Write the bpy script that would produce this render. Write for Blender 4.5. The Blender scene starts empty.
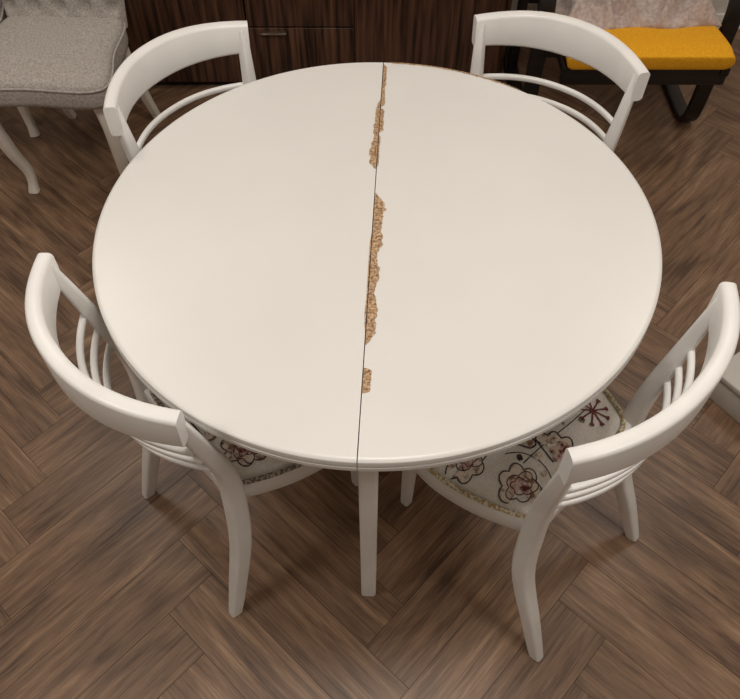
import bpy, bmesh, math, random
from mathutils import Vector, noise
random.seed(4)
S = bpy.context.scene
COL = S.collection

# ------------------------------------------------------------------ materials
def srgb(r, g, b):
    f = lambda c: (c/255/12.92) if c/255 <= 0.04045 else ((c/255+0.055)/1.055)**2.4
    return (f(r), f(g), f(b), 1)

def base_mat(name, rough=0.5):
    m = bpy.data.materials.new(name); m.use_nodes = True
    nt = m.node_tree; b = nt.nodes['Principled BSDF']
    b.inputs['Roughness'].default_value = rough
    return m, nt, b

def noisy(name, c1, c2, scale=(5,5,5), detail=4, rough=0.5, bump=0.0, nscale=1.0, lo=0.35, hi=0.65, bdist=0.002):
    m, nt, b = base_mat(name, rough)
    tc = nt.nodes.new('ShaderNodeTexCoord'); mp = nt.nodes.new('ShaderNodeMapping')
    mp.inputs['Scale'].default_value = scale
    nz = nt.nodes.new('ShaderNodeTexNoise'); nz.inputs['Scale'].default_value = nscale; nz.inputs['Detail'].default_value = detail
    cr = nt.nodes.new('ShaderNodeValToRGB')
    cr.color_ramp.elements[0].position = lo; cr.color_ramp.elements[0].color = c1
    cr.color_ramp.elements[1].position = hi; cr.color_ramp.elements[1].color = c2
    L = nt.links.new
    L(tc.outputs['Object'], mp.inputs['Vector']); L(mp.outputs[0], nz.inputs['Vector'])
    L(nz.outputs['Fac'], cr.inputs[0]); L(cr.outputs[0], b.inputs['Base Color'])
    if bump:
        bp = nt.nodes.new('ShaderNodeBump'); bp.inputs['Strength'].default_value = bump; bp.inputs['Distance'].default_value = bdist
        L(nz.outputs['Fac'], bp.inputs['Height']); L(bp.outputs[0], b.inputs['Normal'])
    return m

M_white = noisy('painted_white_wood', srgb(228,227,225), srgb(238,238,236), (3,3,3), 5, 0.34, 0.05, 2)
M_table = noisy('table_white_foil', srgb(221,220,217), srgb(226,225,222), (2,2,2), 3, 0.34, 0.03, 1)
M_chip = noisy('particle_board', srgb(112,84,60), srgb(204,172,136), (1,1,1), 6, 0.9, 0.6, 200, 0.36, 0.64)
M_pad = noisy('seat_fabric_cream', srgb(226,221,213), srgb(240,237,231), (1,1,1), 4, 0.9, 0.3, 220)
M_trim = noisy('seat_braid_trim', srgb(112,100,92), srgb(190,180,166), (1,1,1), 2, 0.9, 0.5, 190, 0.45, 0.55)
M_gold = noisy('seat_braid_gold', srgb(176,156,110), srgb(228,220,200), (1,1,1), 2, 0.9, 0.5, 160, 0.45, 0.55)
M_burg = noisy('embroidery_burgundy', srgb(104,40,44), srgb(214,190,178), (1,1,1), 4, 0.9, 0.2, 75, 0.40, 0.56)
M_plum = noisy('embroidery_plum', srgb(92,30,42), srgb(136,82,80), (1,1,1), 3, 0.9, 0.2, 110)
M_dark = noisy('embroidery_dark', srgb(48,40,42), srgb(88,76,74), (1,1,1), 2, 0.9, 0.2, 90)
M_tan = noisy('embroidery_tan', srgb(138,106,88), srgb(228,217,203), (1,1,1), 4, 0.9, 0.2, 70, 0.38, 0.54)
M_green = noisy('embroidery_green', srgb(96,100,76), srgb(138,136,106), (1,1,1), 3, 0.9, 0.2, 90)
M_linen = noisy('grey_linen', srgb(152,146,140), srgb(186,180,174), (1,1,1), 5, 0.95, 0.5, 170)
M_greyw = noisy('offwhite_leg_paint', srgb(218,212,203), srgb(232,227,218), (4,4,4), 3, 0.5, 0.03)
M_black = noisy('black_bentwood', srgb(16,13,12), srgb(30,25,23), (6,60,60), 4, 0.35, 0.05)
M_yellow = noisy('yellow_cushion_fabric', srgb(226,156,8), srgb(242,178,22), (1,1,1), 4, 0.9, 0.35, 180)
M_throw = noisy('throw_blanket_fabric', srgb(170,154,148), srgb(196,181,175), (1,1,1), 5, 0.95, 0.6, 90)
M_wall = noisy('wall_paint', srgb(212,206,198), srgb(218,212,204), (1,1,1), 3, 0.9, 0.03, 20)
M_ceil = noisy('ceiling_paint', srgb(232,230,226), srgb(238,236,232), (1,1,1), 3, 0.9, 0.03, 20)
M_wenge = noisy('wenge_veneer', srgb(32,19,14), srgb(116,80,60), (12,12,0.6), 9, 0.30, 0.06, 5, 0.36, 0.78)
M_gap = noisy('dark_reveal', srgb(22,16,13), srgb(30,23,18), (1,1,1), 2, 0.8)
M_handle = noisy('bronze_handle', srgb(96,84,72), srgb(130,116,100), (1,1,1), 2, 0.3)
M_handle.node_tree.nodes['Principled BSDF'].inputs['Metallic'].default_value = 0.8
M_box = noisy('white_laminate', srgb(200,196,190), srgb(212,208,202), (2,2,2), 3, 0.5)

# ------------------------------------------------------------------ mesh helpers
def mkobj(name, bm, mats, parent=None, sharp=38):
    bm.normal_update()
    for e in bm.edges:
        if len(e.link_faces) == 2:
            try:
                if e.calc_face_angle() > math.radians(sharp): e.smooth = False
            except Exception: pass
    for f in bm.faces: f.smooth = True
    me = bpy.data.meshes.new(name); bm.to_mesh(me); bm.free()
    if not isinstance(mats, (list, tuple)): mats = [mats]
    for m in mats: me.materials.append(m)
    o = bpy.data.objects.new(name, me); COL.objects.link(o)
    if parent: o.parent = parent
    return o

def empty(name, loc=(0,0,0), rz=0):
    e = bpy.data.objects.new(name, None); COL.objects.link(e)
    e.empty_display_size = 0.1
    e.location = loc; e.rotation_euler = (0,0,rz)
    return e

def catmull(pts, n=6, closed=False):
    P = [Vector(p) for p in pts]; out = []
    N = len(P); rng = N if closed else N-1
    for i in range(rng):
        if closed: a,b,c,d = P[(i-1)%N],P[i],P[(i+1)%N],P[(i+2)%N]
        else: a,b,c,d = P[max(i-1,0)],P[i],P[i+1],P[min(i+2,N-1)]
        for k in range(n):
            t = k/n
            out.append(0.5*((2*b)+(c-a)*t+(2*a-5*b+4*c-d)*t*t+(3*b-a-3*c+d)*t**3))
    if not closed: out.append(P[-1])
    return out

def rrect(w, h, rf=0.32, k=3):
    r = min(w,h)*rf; o = []
    for cx,cy,a0 in ((w/2-r,h/2-r,0),(-w/2+r,h/2-r,90),(-w/2+r,-h/2+r,180),(w/2-r,-h/2+r,270)):
        for i in range(k+1):
            a = math.radians(a0+90*i/k)
            o.append((cx+r*math.cos(a), cy+r*math.sin(a)))
    return o

def sweep_bm(bm, pts, size, side, closed=False, rf=0.32, k=3, mi=0):
    """pts: 3-D path. size: function(t)->(w along side, h across) or tuple."""
    n = len(pts); rings = []
    for i,p in enumerate(pts):
        if closed: T = pts[(i+1)%n]-pts[i-1]
        else: T = pts[min(i+1,n-1)]-pts[max(i-1,0)]
        T.normalize()
        sd = Vector(side); sd = (sd - T*sd.dot(T)).normalized()
        B = T.cross(sd)
        w,h = size(i/(n-1)) if callable(size) else size
        rings.append([bm.verts.new(p+sd*a+B*b) for a,b in rrect(w,h,rf,k)])
    m = len(rings[0])
    for i in range(n if closed else n-1):
        A,Bv = rings[i], rings[(i+1)%n]
        for j in range(m):
            f = bm.faces.new((A[j],A[(j+1)%m],Bv[(j+1)%m],Bv[j])); f.material_index = mi
    if not closed:
        bm.faces.new(list(reversed(rings[0]))).material_index = mi
        bm.faces.new(rings[-1]).material_index = mi
    bmesh.ops.recalc_face_normals(bm, faces=bm.faces)

def sweep(name, pts, size, side, mat, parent, **kw):
    bm = bmesh.new(); sweep_bm(bm, pts, size, side, **kw)
    return mkobj(name, bm, mat, parent)

def box(name, lo, hi, mat, parent=None, bev=0.003, seg=2):
    bm = bmesh.new(); bmesh.ops.create_cube(bm, size=1)
    for v in bm.verts:
        v.co = Vector([lo[i]+(v.co[i]+0.5)*(hi[i]-lo[i]) for i in range(3)])
    if bev: bmesh.ops.bevel(bm, geom=list(bm.edges), offset=bev, segments=seg, affect='EDGES', profile=0.5)
    return mkobj(name, bm, mat, parent, 50)

# ------------------------------------------------------------------ floor (herringbone planks)
def make_floor(x0,x1,y0,y1, W=0.130, n=5, rot=math.radians(45+2), off=(0.06,0.03)):
    bm = bmesh.new(); uv = bm.loops.layers.uv.new('UVMap')
    col = bm.loops.layers.float_color.new('plank')
    g = 0.0006
    vs = [bm.verts.new((x,y,z)) for z in (-0.05,-0.0012) for x,y in ((x0,y0),(x1,y0),(x1,y1),(x0,y1))]
    for f in ((0,3,2,1),(4,5,6,7),(0,1,5,4),(1,2,6,5),(2,3,7,6),(3,0,4,7)):
        bm.faces.new([vs[i] for i in f]).material_index = 1
    c,s = math.cos(rot), math.sin(rot)
    R = int(6/W)
    def plank(cx,cy,lx,ly,along_x):
        a,b,c2,d = cx*W+g, cy*W+g, (cx+lx)*W-g, (cy+ly)*W-g
        q = [(a,b),(c2,b),(c2,d),(a,d)]
        w = [(x*c-y*s+off[0], x*s+y*c+off[1]) for x,y in q]
        mx = sum(p[0] for p in w)/4; my = sum(p[1] for p in w)/4
        if not (x0-0.5 < mx < x1+0.5 and y0-0.5 < my < y1+0.5): return
        if along_x: uvs = [(0,0),(lx*W,0),(lx*W,ly*W),(0,ly*W)]
        else: uvs = [(0,0),(0,lx*W),(ly*W,lx*W),(ly*W,0)]
        poly = [(p[0],p[1],u[0],u[1]) for p,u in zip(w,uvs)]
        for ax,lim,sg in ((0,x0,1),(0,x1,-1),(1,y0,1),(1,y1,-1)):
            out = []
            for i in range(len(poly)):
                P,Q = poly[i], poly[(i+1)%len(poly)]
                dp,dq = (P[ax]-lim)*sg, (Q[ax]-lim)*sg
                if dp >= 0: out.append(P)
                if dp*dq < 0:
                    t = dp/(dp-dq); out.append(tuple(P[k]+(Q[k]-P[k])*t for k in range(4)))
            poly = out
            if len(poly) < 3: return
        ru,rv,rc = random.random()*40, random.random()*40, random.random()
        f = bm.faces.new([bm.verts.new((p[0],p[1],0)) for p in poly])
        for lp,p in zip(f.loops, poly):
            lp[uv].uv = (p[2]+ru, p[3]+rv); lp[col] = (rc, 0, 0, 1)
    for y in range(-R,R):
        m0 = -R//(2*n)-R//n-2
        for m in range(m0, -m0):
            plank(y+2*n*m, y, n, 1, True)
            plank(y, y+1+2*n*m, 1, n, False)
    for f in bm.faces:
        if f.material_index == 0 and f.normal.z < 0: f.normal_flip()
    m, nt, b = base_mat('herringbone_oak_vinyl', 0.40); L = nt.links.new; N = nt.nodes.new
    u = N('ShaderNodeUVMap'); u.uv_map = 'UVMap'
    at = N('ShaderNodeVertexColor'); at.layer_name = 'plank'
    def nz(sc, detail, rough, dist):
        mp = N('ShaderNodeMapping'); mp.inputs['Scale'].default_value = sc
        t = N('ShaderNodeTexNoise'); t.inputs['Scale'].default_value = 1; t.inputs['Detail'].default_value = detail
        t.inputs['Roughness'].default_value = rough; t.inputs['Distortion'].default_value = dist
        L(u.outputs[0], mp.inputs[0]); L(mp.outputs[0], t.inputs[0]); return t.outputs['Fac']
    fine = nz((9,240,1), 4, .6, 0.0)
    streak = nz((3.4,48,1), 7, .70, .5)
    broad = nz((2.4,10,1), 4, .55, 1.3)
    def madd(src, k, add):
        q = N('ShaderNodeMath'); q.operation = 'MULTIPLY_ADD'; q.inputs[1].default_value = k
        L(src, q.inputs[0])
        if isinstance(add, float): q.inputs[2].default_value = add
        else: L(add, q.inputs[2])
        return q.outputs[0]
    v = madd(at.outputs['Color'], .10, -.05)
    v = madd(fine, .26, v); v = madd(streak, .42, v); v = madd(broad, .32, v)
    cr = N('ShaderNodeValToRGB'); e = cr.color_ramp.elements
    e[0].position = 0.36; e[0].color = srgb(78,57,43)
    e[1].position = 0.65; e[1].color = srgb(180,150,121)
    x = e.new(0.5); x.color = srgb(132,104,81)
    L(v, cr.inputs[0]); L(cr.outputs[0], b.inputs['Base Color'])
    bp = N('ShaderNodeBump'); bp.inputs['Strength'].default_value = 0.15; bp.inputs['Distance'].default_value = 0.001
    L(streak, bp.inputs['Height']); L(bp.outputs[0], b.inputs['Normal'])
    return mkobj('floor', bm, [m, M_gap])

RX0,RX1,RY0,RY1 = -2.6,2.6,-3.0,2.06
make_floor(RX0,RX1,RY0,RY1)
box('wall_back', (RX0-0.1,RY1,-0.05),(RX1+0.1,RY1+0.1,2.6), M_wall, None, 0)
box('wall_left', (RX0-0.1,RY0,-0.05),(RX0,RY1,2.6), M_wall, None, 0)
box('wall_right', (RX1,RY0,-0.05),(RX1+0.1,RY1,2.6), M_wall, None, 0)
box('wall_front', (RX0-0.1,RY0-0.1,-0.05),(RX1+0.1,RY0,2.6), M_wall, None, 0)
box('ceiling', (RX0-0.1,RY0-0.1,2.6),(RX1+0.1,RY1+0.1,2.7), M_ceil, None, 0)
box('baseboard_back', (0.56,RY1-0.014,0),(RX1,RY1,0.07), M_white, None, 0.003)
box('baseboard_left', (RX0,RY0,0),(RX0+0.014,RY1,0.07), M_white, None, 0.003)
box('baseboard_right', (RX1-0.014,RY0,0),(RX1,RY1,0.07), M_white, None, 0.003)

# ------------------------------------------------------------------ dining table
TC = (0.014, 0.0); TZ = 0.75; R0 = 0.5535
table = empty('round_dining_table', (TC[0],TC[1],0), -math.radians(2.75))
prof = [(0,TZ),(0.30,TZ),(R0-.010,TZ),(R0-.007,TZ),(R0-.0035,TZ-0.0012),(R0-.001,TZ-0.0035),(R0,TZ-0.007),(R0,TZ-0.015),
        (R0-.003,TZ-0.0165),(R0-.003,TZ-0.0185),(R0,TZ-0.020),(R0,TZ-0.028),(R0-.004,TZ-0.032),(0,TZ-0.032)]
SX = -0.0075   # seam offset from the disc centre
def half_top(name, sgn):
    bm = bmesh.new(); NS = 110; cols = []
    for i in range(NS+1):
        a = -math.pi/2 + math.pi*i/NS
        col = []
        for r,z in prof:
            x = sgn*r*math.cos(a); lim = SX+0.0009*sgn
            w = 1-abs(math.cos(a))*r/R0
            col.append(bm.verts.new((x+lim*max(0,w), r*math.sin(a), z)))
        cols.append(col)
    for i in range(NS):
        for j in range(len(prof)-1):
            bm.faces.new((cols[i][j],cols[i+1][j],cols[i+1][j+1],cols[i][j+1]))
    bmesh.ops.remove_doubles(bm, verts=bm.verts, dist=1e-5)
    bmesh.ops.holes_fill(bm, edges=[e for e in bm.edges if e.is_boundary])
    bmesh.ops.recalc_face_normals(bm, faces=bm.faces)
    return mkobj(name, bm, M_table, table, 30)
half_top('top_half_left', -1); half_top('top_half_right', 1)
bm = bmesh.new()
ring = [Vector((0.43*math.cos(2*math.pi*i/96),0.43*math.sin(2*math.pi*i/96),0.685)) for i in range(96)]
sweep_bm(bm, ring, (0.064,0.02), (0,0,1), closed=True, rf=0.1, k=1)
mkobj('apron', bm, M_white, table)
for i,(lx,ly) in enumerate(((0.006,-0.470),(0.452,0.0),(0,0.452),(-0.452,0.0))):
    a = math.atan2(ly,lx)
    pts = catmull([(lx,ly,0.717),(lx,ly*1.005,0.45),(lx,ly*1.01,0.2),(lx,ly*1.025,0.0)],5)
    sweep('leg_%d'%(i+1), pts, lambda t:(0.036-0.002*t, 0.044-0.008*t), (-math.sin(a),math.cos(a),0), M_white, table, rf=0.18)
bm = bmesh.new(); z = TZ+0.0006
def chip(y0,y1,w,side,seed):
    n = max(6,int(abs(y1-y0)/0.0025)); prev = None
    for i in range(n+1):
        t = i/n; y = y0+(y1-y0)*t
        env = min(1, 12*t+0.15, 12*(1-t)+0.15)
        k = noise.noise(Vector((y*22,seed,0)))*0.45+0.25*noise.noise(Vector((y*80,seed,3)))+0.12*noise.noise(Vector((y*260,seed,7)))
        ww = max(.0014,(w(t) if callable(w) else w)*env*(1+k))
        a, b2 = (SX-ww, SX-0.0008) if side<0 else (SX+0.0008, SX+ww)
        cur = (bm.verts.new((a,y,z)), bm.verts.new((b2,y,z)))
        if prev: bm.faces.new((prev[0],prev[1],cur[1],cur[0]))
        prev = cur
chip(0.540,0.36,lambda t:.005+.004*(t<.95),1,1)
chip(0.36,0.27,.009,1,6)
chip(0.395,0.145,lambda t:.007+.010*t,-1,2)
chip(0.26,0.15,.004,1,9)
chip(0.068,-0.325,lambda t:.018+.003*math.cos(t*5),1,3)
chip(-0.05,-0.30,.003,-1,10)
chip(-0.374,-0.426,.014,1,4)
prev = None
for i in range(90):
    t = i/89; a = math.radians(88.8-34*t)
    w = 0.004+0.006*abs(noise.noise(Vector((i*0.35,2,0)))) ; w *= min(1,(1-t)*5+0.1)
    r0,r1 = R0-.0045-w, R0-.0042
    cur = (bm.verts.new((r0*math.cos(a),r0*math.sin(a),z)), bm.verts.new((r1*math.cos(a),r1*math.sin(a),z-0.0002)),
           bm.verts.new(((R0+.0008)*math.cos(a),(R0+.0008)*math.sin(a),TZ-0.005)))
    if prev:
        bm.faces.new((prev[0],prev[1],cur[1],cur[0])); bm.faces.new((prev[1],prev[2],cur[2],cur[1]))
    prev = cur
bm.normal_update()
for f in bm.faces:
    if f.normal.z < 0: f.normal_flip()
mkobj('exposed_particle_board', bm, M_chip, table)

# ------------------------------------------------------------------ dining chairs
OUT = [(0,.072),(.09,.074),(.155,.085),(.192,.15),(.216,.23),(.222,.31),(.200,.40),(.13,.47),(0,.497)]
def outline(n=5):
    pts = [(x,y,0) for x,y in OUT] + [(-x,y,0) for x,y in reversed(OUT[1:-1])]
    return catmull(pts, n, True)
CEN = Vector((0,0.285,0))
def pad_z(s): return 0.447+0.028*(1-max(0,s)**3.2)**0.8 if s<1 else 0.447
OL = outline()
ANG = sorted((math.atan2(p.y-CEN.y,p.x),(p-CEN).length) for p in OL)
def radial(x,y):
    a = math.atan2(y-CEN.y, x)
    lo=ANG[-1]; lo=(lo[0]-2*math.pi,lo[1])
    for q in ANG+[(ANG[0][0]+2*math.pi,ANG[0][1])]:
        if q[0]>=a:
            t=(a-lo[0])/max(1e-9,q[0]-lo[0]); L=lo[1]+(q[1]-lo[1])*t; break
        lo=q
    return math.hypot(x,y-CEN.y)/(L*0.955)
def surf(x,y): return pad_z(min(1,radial(x,y)))+0.0012

def embroidery(parent, seed):
    # materials: 0 mottled burgundy, 1 dark, 2 plum, 3 mottled tan, 4 green, 5 cream
    R = random.Random(seed); bm = bmesh.new(); lift=[0]
    def V(x,y): return bm.verts.new((x,y,surf(x,y)+lift[0]))
    def inside(x,y,l=0.965): return radial(x,y) < l
    def stroke(pl, w, mi):
        prev=None
        for i,p in enumerate(pl):
            q0,q1 = pl[max(i-1,0)], pl[min(i+1,len(pl)-1)]
            dx,dy = q1[0]-q0[0], q1[1]-q0[1]; d = math.hypot(dx,dy) or 1
            nx,ny = -dy/d*w/2, dx/d*w/2
            if not inside(*p): prev=None; continue
            cur = (V(p[0]+nx,p[1]+ny),V(p[0]-nx,p[1]-ny))
            if prev: bm.faces.new((prev[0],prev[1],cur[1],cur[0])).material_index=mi
            prev=cur
    def poly_fill(cx,cy,P,mi,mi2=None):
        if not inside(cx,cy): return
        n=len(P)
        for i in range(n):
            q0,q1=P[i],P[(i+1)%n]
            if not (inside(*q0) and inside(*q1)): continue
            m0=((q0[0]+cx)/2,(q0[1]+cy)/2); m1=((q1[0]+cx)/2,(q1[1]+cy)/2)
            bm.faces.new((V(cx,cy),V(*m0),V(*m1))).material_index=mi
            bm.faces.new((V(*m0),V(*q0),V(*q1),V(*m1))).material_index=mi if mi2 is None else mi2
    def lobed(cx,cy,r,lob,amp,ph,el=1.0):
        n=lob*8; P=[]
        for i in range(n):
            a=2*math.pi*i/n; rr=r*(1-amp+amp*abs(math.sin(a*lob/2))*2)
            x,y=rr*math.cos(a),rr*el*math.sin(a)
            P.append((cx+x*math.cos(ph)-y*math.sin(ph), cy+x*math.sin(ph)+y*math.cos(ph)))
        return P
    def rose(cx,cy,r,ph,inner,outer):
        P=lobed(cx,cy,r,7,.13,ph,.85); poly_fill(cx,cy,P,inner,outer)
        lift[0]+=.0003; stroke(P+[P[0]],0.0026,1)
        for q in (.68,.42):
            Q=lobed(cx+.1*r,cy,r*q,5,.16,ph+q*3,.8); stroke(Q+[Q[0]],0.0022,2 if q<.5 else 1)
        lift[0]-=.0003
    def star(cx,cy,r,mi):
        for k in range(9):
            a=k*2*math.pi/9+0.2
            ex,ey=cx+r*math.cos(a),cy+r*math.sin(a)
            stroke([(cx,cy),((cx+ex)/2,(cy+ey)/2),(ex,ey)],0.0035,mi)
            P=lobed(ex,ey,.0045,3,.2,a); poly_fill(ex,ey,P,mi)
    def tulip(cx,cy,r,ph):
        pl=[]
        for i in range(41):
            a=ph-1.2+2.4*i/40; rr=r*(0.84+0.16*abs(math.sin(i*math.pi/8)))
            pl.append((cx+rr*math.cos(a),cy+rr*math.sin(a)))
        poly_fill(cx+.3*r*math.cos(ph),cy+.3*r*math.sin(ph),pl,5,3)
        lift[0]+=.0003
        stroke([(cx,cy)]+pl+[(cx,cy)],0.0032,1)
        P=lobed(cx+.42*r*math.cos(ph),cy+.42*r*math.sin(ph),r*.32,5,.2,ph,.8)
        poly_fill(cx+.42*r*math.cos(ph),cy+.42*r*math.sin(ph),P,0)
        lift[0]-=.0003
    for k in range(8):
        x,y=R.uniform(-.18,.18),R.uniform(.09,.46); a=R.uniform(0,6.28); pl=[]; cv=R.uniform(-16,16)
        for i in range(24):
            pl.append((x,y)); x+=0.0085*math.cos(a); y+=0.0085*math.sin(a); a+=cv*0.0085*(1 if i<12 else -1.2)
            if i%4==2:
                sgn=1 if (i//4)%2 else -1
                lx,ly=x+0.011*math.cos(a+1.2*sgn),y+0.011*math.sin(a+1.2*sgn)
                P=lobed(lx,ly,0.0085,2,.35,a+1.2*sgn,.5); poly_fill(lx,ly,P,(4,1,3)[R.randrange(3)])
        stroke(pl,0.0021,1)
    lift[0]=.0004
    spots=[(-.125,.150),(-.005,.135),(.115,.155),(-.155,.265),(-.04,.245),(.075,.26),(.17,.27),(-.11,.37),(.02,.36),(.125,.37),(-.03,.45)]
    kinds=['rose','tulip','rose','tulip','rose','tulip','star','rose','tulip','rose','star']
    o=R.randrange(len(kinds)); kinds=kinds[o:]+kinds[:o]
    for (x,y),k in zip(spots,kinds):
        x+=R.uniform(-.008,.008); y+=R.uniform(-.007,.007); ph=R.uniform(0,6.28)
        lift[0]+=.00006
        if k=='tulip': tulip(x-.03*math.cos(ph),y-.03*math.sin(ph),R.uniform(.064,.072),ph)
        elif k=='rose':
            if R.random()<.4: rose(x,y,R.uniform(.042,.050),ph,2,0)
            else: rose(x,y,R.uniform(.042,.050),ph,0,3)
        else: star(x,y,R.uniform(.028,.034),2)
    bm.normal_update()
    for f in bm.faces:
        if f.normal.z<0: f.normal_flip()
    return mkobj('embroidery',bm,[M_burg,M_dark,M_plum,M_tan,M_green,M_pad],parent)

def dining_chair(ox, oy, fx, fy, seed, trim=M_trim, topf=0.05, foot=0.0, hw=.218, rx=0.0, zt=0.0, sag=.095):
    rz = math.atan2(fy,fx)-math.pi/2
    C = empty('dining_chair', (ox,oy,0), rz)
    bm=bmesh.new()
    prof2=[(0.90,0.398),(0.985,0.398),(1.0,0.404),(1.0,0.440),(0.985,0.448),(0.90,0.448)]
    rings=[[bm.verts.new((CEN.x+(p.x-CEN.x)*s, CEN.y+(p.y-CEN.y)*s, z)) for p in OL] for s,z in prof2]
    n=len(OL)
    for a in range(len(rings)):
        A,B=rings[a],rings[(a+1)%len(rings)]
        for j in range(n): bm.faces.new((A[j],A[(j+1)%n],B[(j+1)%n],B[j]))
    bmesh.ops.recalc_face_normals(bm,faces=bm.faces)
    mkobj('seat_frame',bm,M_white,C)
    bm=bmesh.new(); c=bm.verts.new((CEN.x,CEN.y,pad_z(0))); K=14; prev=None
    for k in range(1,K+1):
        s=k/K; rg=[bm.verts.new((CEN.x+p.x*0.955*s, CEN.y+(p.y-CEN.y)*0.955*s, pad_z(s) if k<K else 0.444)) for p in OL]
        for j in range(n):
            if prev is None: bm.faces.new((c,rg[j],rg[(j+1)%n]))
            else: bm.faces.new((prev[j],rg[j],rg[(j+1)%n],prev[(j+1)%n]))
        prev=rg
    bm.faces.new(list(reversed(prev)))
    mkobj('seat',bm,M_pad,C,80)
    bm=bmesh.new()
    sweep_bm(bm,[Vector((p.x*0.962,CEN.y+(p.y-CEN.y)*0.962,0.450)) for p in OL],(0.010,0.010),(0,0,1),closed=True,rf=0.45)
    mkobj('seat_trim',bm,trim,C,80)
    embroidery(C,seed)
    pw=hw-.014
    for sg,nm in ((-1,'left'),(1,'right')):
        pts=catmull([(sg*.200,foot,0),(sg*.192,.03+foot*.6,.12),(sg*.180,.065,.27),(sg*.172,.082,.42),(sg*.176+rx*.2,.080,.55),(sg*(.172*.35+pw*.65)+rx*.6,.066+(topf-.05)*.5,.70),(sg*pw+rx,topf+.004,.83+zt)],7)
        sweep('rear_leg_'+nm,pts,lambda t:(0.022+0.016*math.sin(math.pi*min(1,t*1.05)), 0.020+0.022*math.sin(math.pi*min(1,t*1.0+.12*(1-t)))),(1,0,0),M_white,C,rf=0.25)
        pts=catmull([(sg*.135,.415,.42),(sg*.132,.420,.25),(sg*.125,.428,.0)],6)
        sweep('front_leg_'+nm,pts,lambda t:(0.036-0.012*t,0.036-0.012*t),(1,0,0),M_white,C,rf=0.22)
    def arc(hw, fe, fm, zc, m=28, zs=0, rx=0):
        out=[]
        for i in range(m+1):
            u=-1+2*i/m
            out.append(Vector((hw*u+rx, fm+(fe-fm)*abs(u)**2.2, zc+zs*(1-u*u))))
        return out
    sweep('top_rail',arc(hw,topf+.012,topf+.012-sag,.808+zt,36,.004,rx),lambda t:(0.072+0.016*math.sin(math.pi*t),0.028),(0,0,1),M_white,C,rf=0.3)
    for k,(zc,f) in enumerate(((.690,.6),(.643,.42),(.598,.25))):
        h=.172+(pw-.172)*f+.002; fe=.072+(topf-.072)*f
        sweep('back_slat_%d'%(k+1),arc(h,fe,fe-sag*.8,zc,rx=rx*f),(0.014,0.013),(0,0,1),M_white,C,rf=0.4)
    sweep('rear_stretcher',[Vector((x,.085,.425)) for x in (-.17,-.08,0,.08,.17)],(0.05,0.022),(0,0,1),M_white,C)
    return C

dining_chair(-.440,-.379,.76,.65,11,topf=.013,foot=-.008,hw=.218,sag=.088)                     # near left
dining_chair(.487,-.463,-.715,.699,3,M_gold,topf=.045,foot=-.042,hw=.228,rx=-.008,sag=.074)     # near right
dining_chair(-.465,.432,.80,-.60,5,hw=.210)                     # far left
dining_chair(.460,.523,-.56,-.83,8,hw=.210)                     # far right

# ------------------------------------------------------------------ sideboard
sb = empty('sideboard',(0,0,0))
X0,X1,Y0,Y1 = -1.17,.53,1.585,2.04
box('carcass',(X0,Y0+.022,.05),(X1,Y1,.82),M_wenge,sb)
box('plinth',(X0+.01,Y0+.03,0),(X1-.01,Y1-.02,.05),M_gap,sb)
box('top_panel',(X0-.01,Y0-.01,.82),(X1+.01,Y1,.845),M_wenge,sb)
xs=[X0,-.47,-.06,X1]
zs=[.03,.265,.53,.815]
for i in range(3):
    if i==1:
        for j in range(3):
            box('drawer_front_%d'%(j+1),(xs[i]+.003,Y0,zs[j]+.003),(xs[i+1]-.003,Y0+.02,zs[j+1]-.003),M_wenge,sb,.0015)
            box('drawer_handle_%d'%(j+1),(xs[i]+.05,Y0-.018,zs[j+1]-.024),(xs[i]+.15,Y0+.002,zs[j+1]-.016),M_handle,sb,.002)
    else:
        box('cabinet_door_%d'%(1+i//2),(xs[i]+.003,Y0,.033),(xs[i+1]-.003,Y0+.02,.812),M_wenge,sb,.0015)

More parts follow.
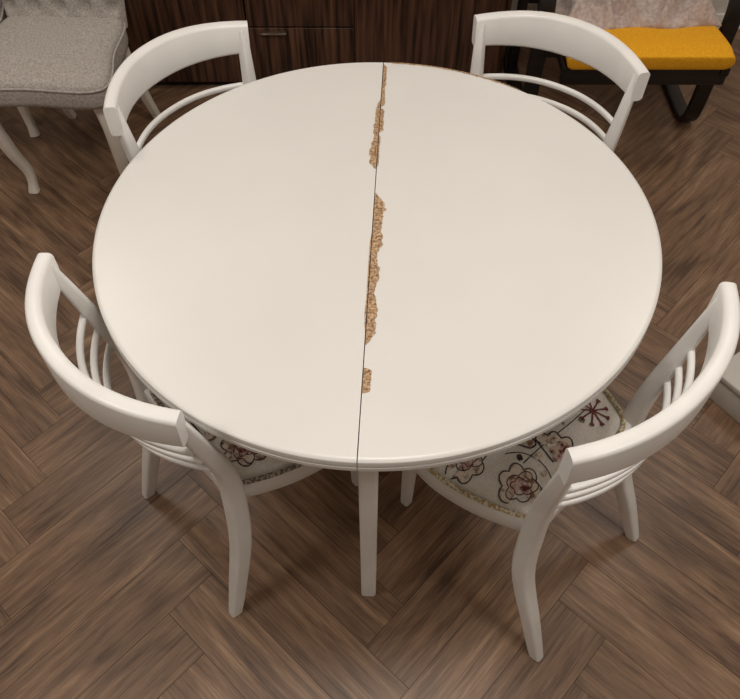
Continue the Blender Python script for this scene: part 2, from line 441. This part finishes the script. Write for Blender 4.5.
# ------------------------------------------------------------------ grey tufted chairs
def grey_chair(cx, cy, rz):
    G = empty('tufted_upholstered_chair',(cx,cy,0),rz)
    bm=bmesh.new(); rings=[]
    base=[(-.225,-.225),(0,-.235),(.225,-.225),(.210,-.03),(.185,.165),(0,.17),(-.185,.165),(-.210,-.03)]
    ol=[p for p in catmull([(x,y,0) for x,y in base],6,True)]
    for s,z in ((.93,.405),(.985,.41),(1.0,.425),(1.0,.462),(.985,.478),(.95,.488),(.85,.495),(.6,.503),(.3,.506)):
        rings.append([bm.verts.new((p.x*s,p.y*s,z)) for p in ol])
    n=len(ol)
    for a in range(len(rings)-1):
        for j in range(n): bm.faces.new((rings[a][j],rings[a][(j+1)%n],rings[a+1][(j+1)%n],rings[a+1][j]))
    bm.faces.new(list(reversed(rings[0]))); bm.faces.new(rings[-1])
    mkobj('seat_cushion',bm,M_linen,G,60)
    sweep_pts=[Vector((p.x*1.004,p.y*1.004,.472)) for p in ol]
    bm=bmesh.new(); sweep_bm(bm,sweep_pts,(.007,.007),(0,0,1),closed=True,rf=.45); mkobj('seat_piping',bm,M_linen,G,80)
    bm=bmesh.new(); NX,NZ=60,60; H=.56
    BY=.150
    btn=[]
    for r in range(6):
        zz=.075+r*.08
        for k in range(-2,3):
            xx=(k+(0.5 if r%2 else 0))*.085
            if abs(xx)<.18: btn.append((xx,zz))
    def bk(u,v,front):
        hw=.198+.02*math.sin(v*math.pi*.6)
        x=(2*u-1)*hw; zz=v*H
        edge=min(1,(1-abs(2*u-1))*9,(1-v)*10+.05)**.5
        y=BY+.16*v**1.3
        if front:
            d=-.038*edge
            for bx,bz in btn:
                d+=.022*math.exp(-((x-bx)**2+(zz-bz)**2)/.00035)
            y+=d
        else: y+=.035*edge
        top=.02*math.sin(math.pi*u) if v>.9 else 0
        return (x,y+.02,.45+zz+top*(v-.9)*10)
    F=[[bm.verts.new(bk(i/NX,j/NZ,True)) for i in range(NX+1)] for j in range(NZ+1)]
    Bk=[[bm.verts.new(bk(i/NX,j/NZ,False)) for i in range(NX+1)] for j in range(NZ+1)]
    for j in range(NZ):
        for i in range(NX):
            bm.faces.new((F[j][i],F[j][i+1],F[j+1][i+1],F[j+1][i]))
            bm.faces.new((Bk[j][i],Bk[j+1][i],Bk[j+1][i+1],Bk[j][i+1]))
    for j in range(NZ):
        bm.faces.new((F[j][0],F[j+1][0],Bk[j+1][0],Bk[j][0])); bm.faces.new((F[j][NX],Bk[j][NX],Bk[j+1][NX],F[j+1][NX]))
    for i in range(NX):
        bm.faces.new((F[NZ][i],F[NZ][i+1],Bk[NZ][i+1],Bk[NZ][i])); bm.faces.new((F[0][i],Bk[0][i],Bk[0][i+1],F[0][i+1]))
    bmesh.ops.recalc_face_normals(bm,faces=bm.faces)
    mkobj('tufted_back',bm,M_linen,G,70)
    bm=bmesh.new()
    for bx,bz in btn:
        v=bz/H; m=bmesh.ops.create_uvsphere(bm,u_segments=10,v_segments=6,radius=.008)
        for q in m['verts']: q.co=Vector((q.co.x+bx,q.co.y*.5+BY+.16*v**1.3+.02-.016,q.co.z+.45+bz))
    mkobj('tuft_buttons',bm,M_linen,G,80)
    for sg,nm in ((-1,'left'),(1,'right')):
        pts=catmull([(sg*.175,-.170,.42),(sg*.195,-.185,.33),(sg*.185,-.165,.19),(sg*.172,-.140,.08),(sg*.178,-.148,.0)],7)
        sweep('cabriole_leg_'+nm,pts,lambda t:(.056-.028*min(1,t*1.15)+.010*max(0,t-.85)*6,.056-.028*min(1,t*1.15)+.010*max(0,t-.85)*6),(1,0,0),M_greyw,G,rf=.35)
        pts=catmull([(sg*.160,.14,.47),(sg*.162,.18,.30),(sg*.167,.235,.14),(sg*.172,.295,.0)],6)
        sweep('rear_leg_'+nm,pts,lambda t:(.040-.014*t,.042-.014*t),(1,0,0),M_greyw,G,rf=.25)
    return G
grey_chair(-1.015,1.095,math.radians(-3))
grey_chair(-1.465,1.43,math.radians(0))

# ------------------------------------------------------------------ bentwood armchair with yellow cushion
AC = empty('bentwood_armchair',(.91,-.03,0))
for sg,nm in ((-1,'left'),(1,'right')):
    x=sg*.318
    pts=catmull([(x,1.90,.50),(x,1.65,.545),(x,1.46,.56),(x,1.375,.545),(x,1.342,.49),(x,1.338,.38),(x,1.342,.22),(x,1.350,.09),(x,1.375,.03),(x,1.43,.012),(x,1.60,.012),(x,1.80,.012),(x,1.93,.012)],7)
    sweep('side_frame_'+nm,pts,(.058,.022),(1,0,0),M_black,AC,rf=.25)
    xi=sg*.262
    pts=catmull([(xi,1.135,.375),(xi,1.25,.372),(xi,1.45,.345),(xi,1.60,.318),(xi,1.69,.36),(xi,1.76,.50),(xi,1.85,.75),(xi,1.93,.98)],7)
    sweep('seat_rail_'+nm,pts,(.028,.03),(1,0,0),M_black,AC,rf=.25)
    box('rear_post_'+nm,(x-.018,1.72,.02),(x+.018,1.745,.535),M_black,AC,.003)
box('front_crossbar',(-.275,1.138,.325),(.275,1.16,.388),M_black,AC,.005)
box('middle_crossbar',(-.30,1.345,.30),(.30,1.367,.345),M_black,AC,.004)
box('rear_crossbar',(-.30,1.725,.30),(.30,1.745,.345),M_black,AC,.004)
box('head_crossbar',(-.25,1.925,.93),(.25,1.945,.985),M_black,AC,.004)
bm=bmesh.new()
pts=catmull([(0,1.112,.418),(0,1.14,.424),(0,1.20,.426),(0,1.40,.400),(0,1.57,.372),(0,1.665,.408),(0,1.715,.52),(0,1.81,.78),(0,1.89,1.02)],8)
def csz(t):
    e=min(1,t/.03); e2=min(1,(1-t)/.03)
    return (.50+.06*math.sqrt(e)*math.sqrt(e2)-.02, .03+.028*math.sqrt(e)*math.sqrt(e2))
sweep_bm(bm,pts,csz,(1,0,0),rf=.45,k=5)
mkobj('yellow_cushion',bm,M_yellow,AC,70)
bm=bmesh.new(); NX,NY=140,90; grid=[]
for j in range(NY+1):
    row=[]
    for i in range(NX+1):
        u,v=i/NX,j/NY
        x=-.268+.53*u; y=1.285+.355*v+.03*u*(1-v)
        y+=.05*noise.noise(Vector((u*3.6,1.7,v*.6))); x+=.02*noise.noise(Vector((5.5,v*4,u)))
        e=min(1,8*u,8*(1-u),7*v)
        seat=.442-.16*(max(0,y-1.22))+max(0,(y-1.60))*1.0
        w=noise.noise(Vector((u*4+v*1.5,v*2.4,3)))
        r1=1-abs(math.sin(5.5*u+4.2*w+3.1*v)); r2=1-abs(math.sin(8*v+5*noise.noise(Vector((u*3,v*2,9)))+2*u))
        fold=r1**1.6*.056+r2**1.6*.046+.014*noise.noise(Vector((u*14,v*10,1)))
        z=seat+.008+(fold+.055*math.sin(math.pi*min(1,v*.8+.10)))*e**.6
        row.append(bm.verts.new((x,y,z)))
    grid.append(row)
for j in range(NY):
    for i in range(NX): bm.faces.new((grid[j][i],grid[j][i+1],grid[j+1][i+1],grid[j+1][i]))
tb=mkobj('throw_blanket',bm,M_throw,AC,80)
md=tb.modifiers.new('thickness','SOLIDIFY'); md.thickness=.006; md.offset=1

# ------------------------------------------------------------------ white box at right edge
wb=empty('white_storage_box',(1.122,.085,0),math.radians(35))
box('box_body',(-.14,-.10,0),(.14,.10,.09),M_box,wb,.004)
box('box_lid',(-.145,-.105,.09),(.145,.105,.11),M_box,wb,.004)

# ------------------------------------------------------------------ lights
def unseen_ceil_lamp(x,y,size,power,col):
    e=empty('unseen_ceiling_lamp',(x,y,0))
    bm=bmesh.new()
    bmesh.ops.create_cone(bm,cap_ends=True,segments=48,radius1=size/2+.02,radius2=size/2-.02,depth=.05)
    for v in bm.verts: v.co.z+=2.575
    mkobj('unseen_lamp_housing',bm,M_ceil,e)
    l=bpy.data.lights.new('lamp_panel','AREA'); l.shape='DISK'; l.size=size; l.energy=power; l.color=col
    o=bpy.data.objects.new('lamp_panel',l); COL.objects.link(o); o.location=(0,0,2.54); o.parent=e
LC=(1,.93,.85)
unseen_ceil_lamp(.1,-.25,.5,15.5,LC)
unseen_ceil_lamp(-1.3,-.9,.6,14,LC)  # this and the lamps below are added, unseen, to even out the light
unseen_ceil_lamp(1.3,-1.2,.6,14,LC)
unseen_ceil_lamp(-1.4,1.2,.5,9.5,LC)
unseen_ceil_lamp(1.5,1.1,.5,9.5,LC)
w=bpy.data.worlds.new('world'); S.world=w; w.use_nodes=True
w.node_tree.nodes['Background'].inputs[0].default_value=(1,.9,.8,1); w.node_tree.nodes['Background'].inputs[1].default_value=.3

# ------------------------------------------------------------------ camera
cam=bpy.data.cameras.new('camera'); co=bpy.data.objects.new('camera',cam); COL.objects.link(co)
cam.sensor_width=36; cam.sensor_fit='HORIZONTAL'; cam.lens=36.0; cam.clip_start=.01
co.location=(0,-1.106,1.7555); co.rotation_euler=(math.radians(90-52.5),0,0)
S.camera=co
S.view_settings.view_transform='Standard'
